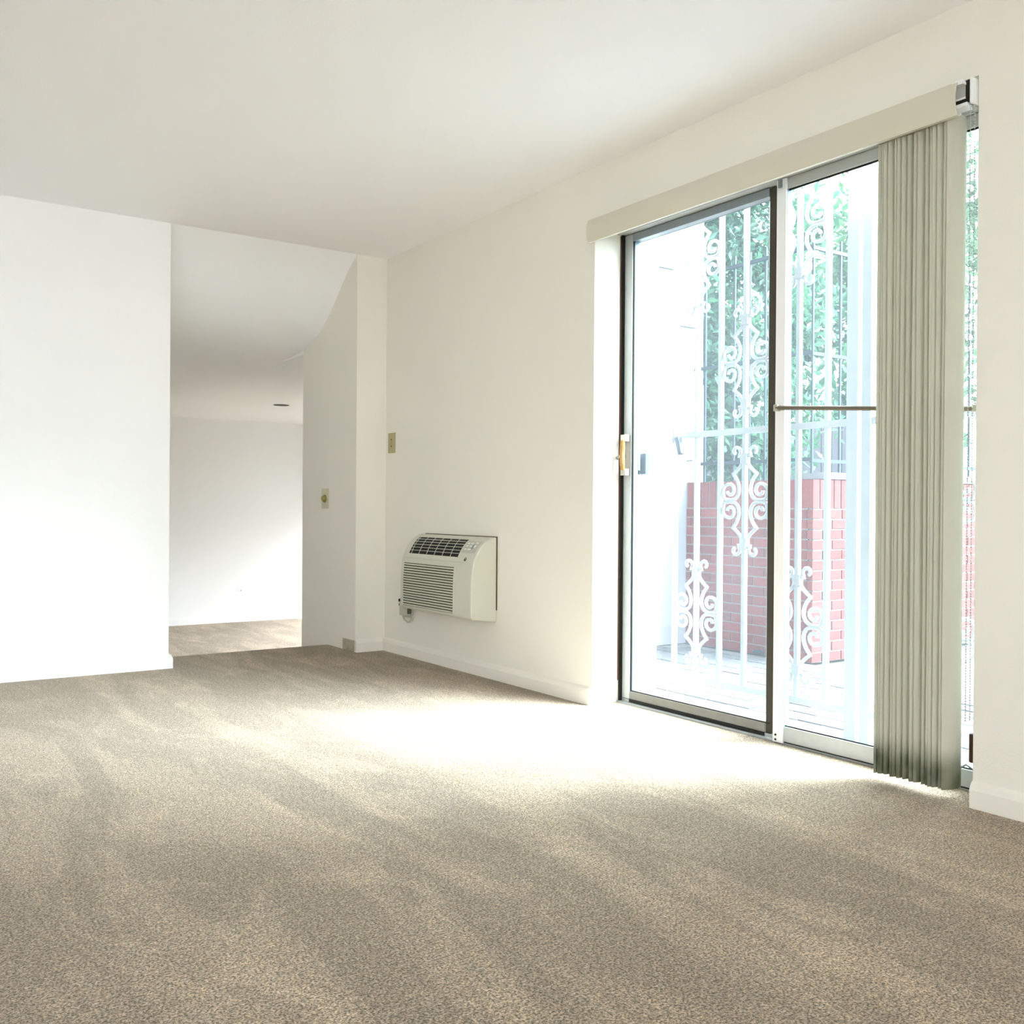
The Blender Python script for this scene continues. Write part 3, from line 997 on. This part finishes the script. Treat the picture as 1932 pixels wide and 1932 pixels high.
# ------------------------------------------------------------------ trees
def tree(x, y, z0, z1, rad, n, seed, material, label, size=0.045, bare=False):
    rg = random.Random(seed)
    root = empty('tree', (x, y, GZ - 0.02), label, 'tree')
    mb = MB()
    zc, hz = (z0 + z1) / 2, (z1 - z0) / 2
    cl_ = []
    for _ in range(max(8, n // 160)):
        th, ph = rg.uniform(0, 2 * math.pi), math.acos(rg.uniform(-1, 1))
        r_ = rg.uniform(0.45, 1.0)
        cl_.append(Vector((x + rad * r_ * math.sin(ph) * math.cos(th), y + rad * r_ * math.sin(ph) * math.sin(th), zc + hz * r_ * math.cos(ph))))
    for i in range(n):
        c = rg.choice(cl_)
        p = c + Vector((rg.gauss(0, .15), rg.gauss(0, .15), rg.gauss(0, .14))) * rad
        nrm = Vector((rg.gauss(0, 1), rg.gauss(0, 1), rg.gauss(0.6, 1))).normalized()
        t = nrm.cross(Vector((rg.gauss(0, 1), rg.gauss(0, 1), rg.gauss(0, 1)))).normalized()
        s = nrm.cross(t)
        L_ = size * rg.uniform(0.7, 1.4)
        k = len(mb.v)
        mb.v += [tuple(p - t * L_), tuple(p + s * L_ * 0.45 - nrm * L_ * 0.12), tuple(p + t * L_), tuple(p - s * L_ * 0.45 - nrm * L_ * 0.12)]
        mb.f += [(k, k + 1, k + 2), (k, k + 2, k + 3)]
    me = bpy.data.meshes.new('foliage')
    me.from_pydata(mb.v, [], mb.f)
    me.materials.append(material)
    o = bpy.data.objects.new('foliage', me)
    C.objects.link(o)
    o.parent = root
    me.transform(Matrix.Translation(-Vector(root.location)))
    o['kind'] = 'stuff'
    tk = MB()
    top = Vector((x + rg.uniform(-.1, .1), y, z0 + (z1 - z0) * 0.75))
    base = Vector((x, y, GZ - 0.02))
    tk.tube([base, base.lerp(top, .35) + Vector((.05, 0, 0)), base.lerp(top, .7), top], [0.075, 0.06, 0.04, 0.015], 8)
    part(tk, 'trunk', M['bark'], root, smooth=True)
    for k in range(5):
        a = base.lerp(top, 0.35 + 0.11 * k)
        e = a + Vector((math.cos(k * 2.2) * rad * .7, math.sin(k * 2.2) * rad * .7, rad * .55))
        part(MB().tube([a, a.lerp(e, .5) + Vector((0, 0, -.04)), e], [0.025, 0.016, 0.006], 6), 'branch', M['bark'], root)


tree(6.60, 6.10, 0.5, 4.3, 0.76, 14000, 1, M['leaf'], 'dense blue-green tree nearest the white building, behind railing')
tree(8.50, 5.60, 1.9, 4.8, 0.68, 14000, 2, M['leaf2'], 'brighter green tree behind the brick wall corner and railing', 0.045)
tree(10.30, 5.25, 0.8, 5.4, 0.68, 12000, 4, M['leaf2'], 'pale green tree at far right behind the blind', 0.065)
tree(8.0, 9.6, 0.3, 5.6, 1.5, 16000, 5, M['leaf'], 'tall shadowy tree furthest back, behind the plank fence', 0.09)
tree(12.9, 9.4, 0.5, 5.8, 1.4, 9000, 6, M['leaf'], 'wide dark tree far behind, right of the tall shadowy one', 0.1)

pf = empty('plank_fence', (9.2, 7.15, GZ - 0.02), 'weathered grey plank fence seen through the right door leaf', 'fence')
dv = Vector((3.2, -0.7, 0)).normalized()
ang = math.atan2(dv.y, dv.x)
pmesh = MB().box(-0.068, 0.068, -0.01, 0.01, 0, 2.0).mesh('plank')
pmesh.materials.append(M['plank'])
for i in range(24):
    o = bpy.data.objects.new('plank', pmesh)
    C.objects.link(o)
    o.parent = pf
    p = dv * (-1.7 + i * 0.145)
    o.location = (p.x, p.y, rp.uniform(-0.0, 0.02))
    o.rotation_euler = (0, 0, ang)
for z in (0.4, 1.7):
    o = MB().box(-1.8, 1.75, 0.012, 0.05, z - 0.04, z + 0.04).build('fence_rail', M['plank'], pf)
    o.rotation_euler = (0, 0, ang)
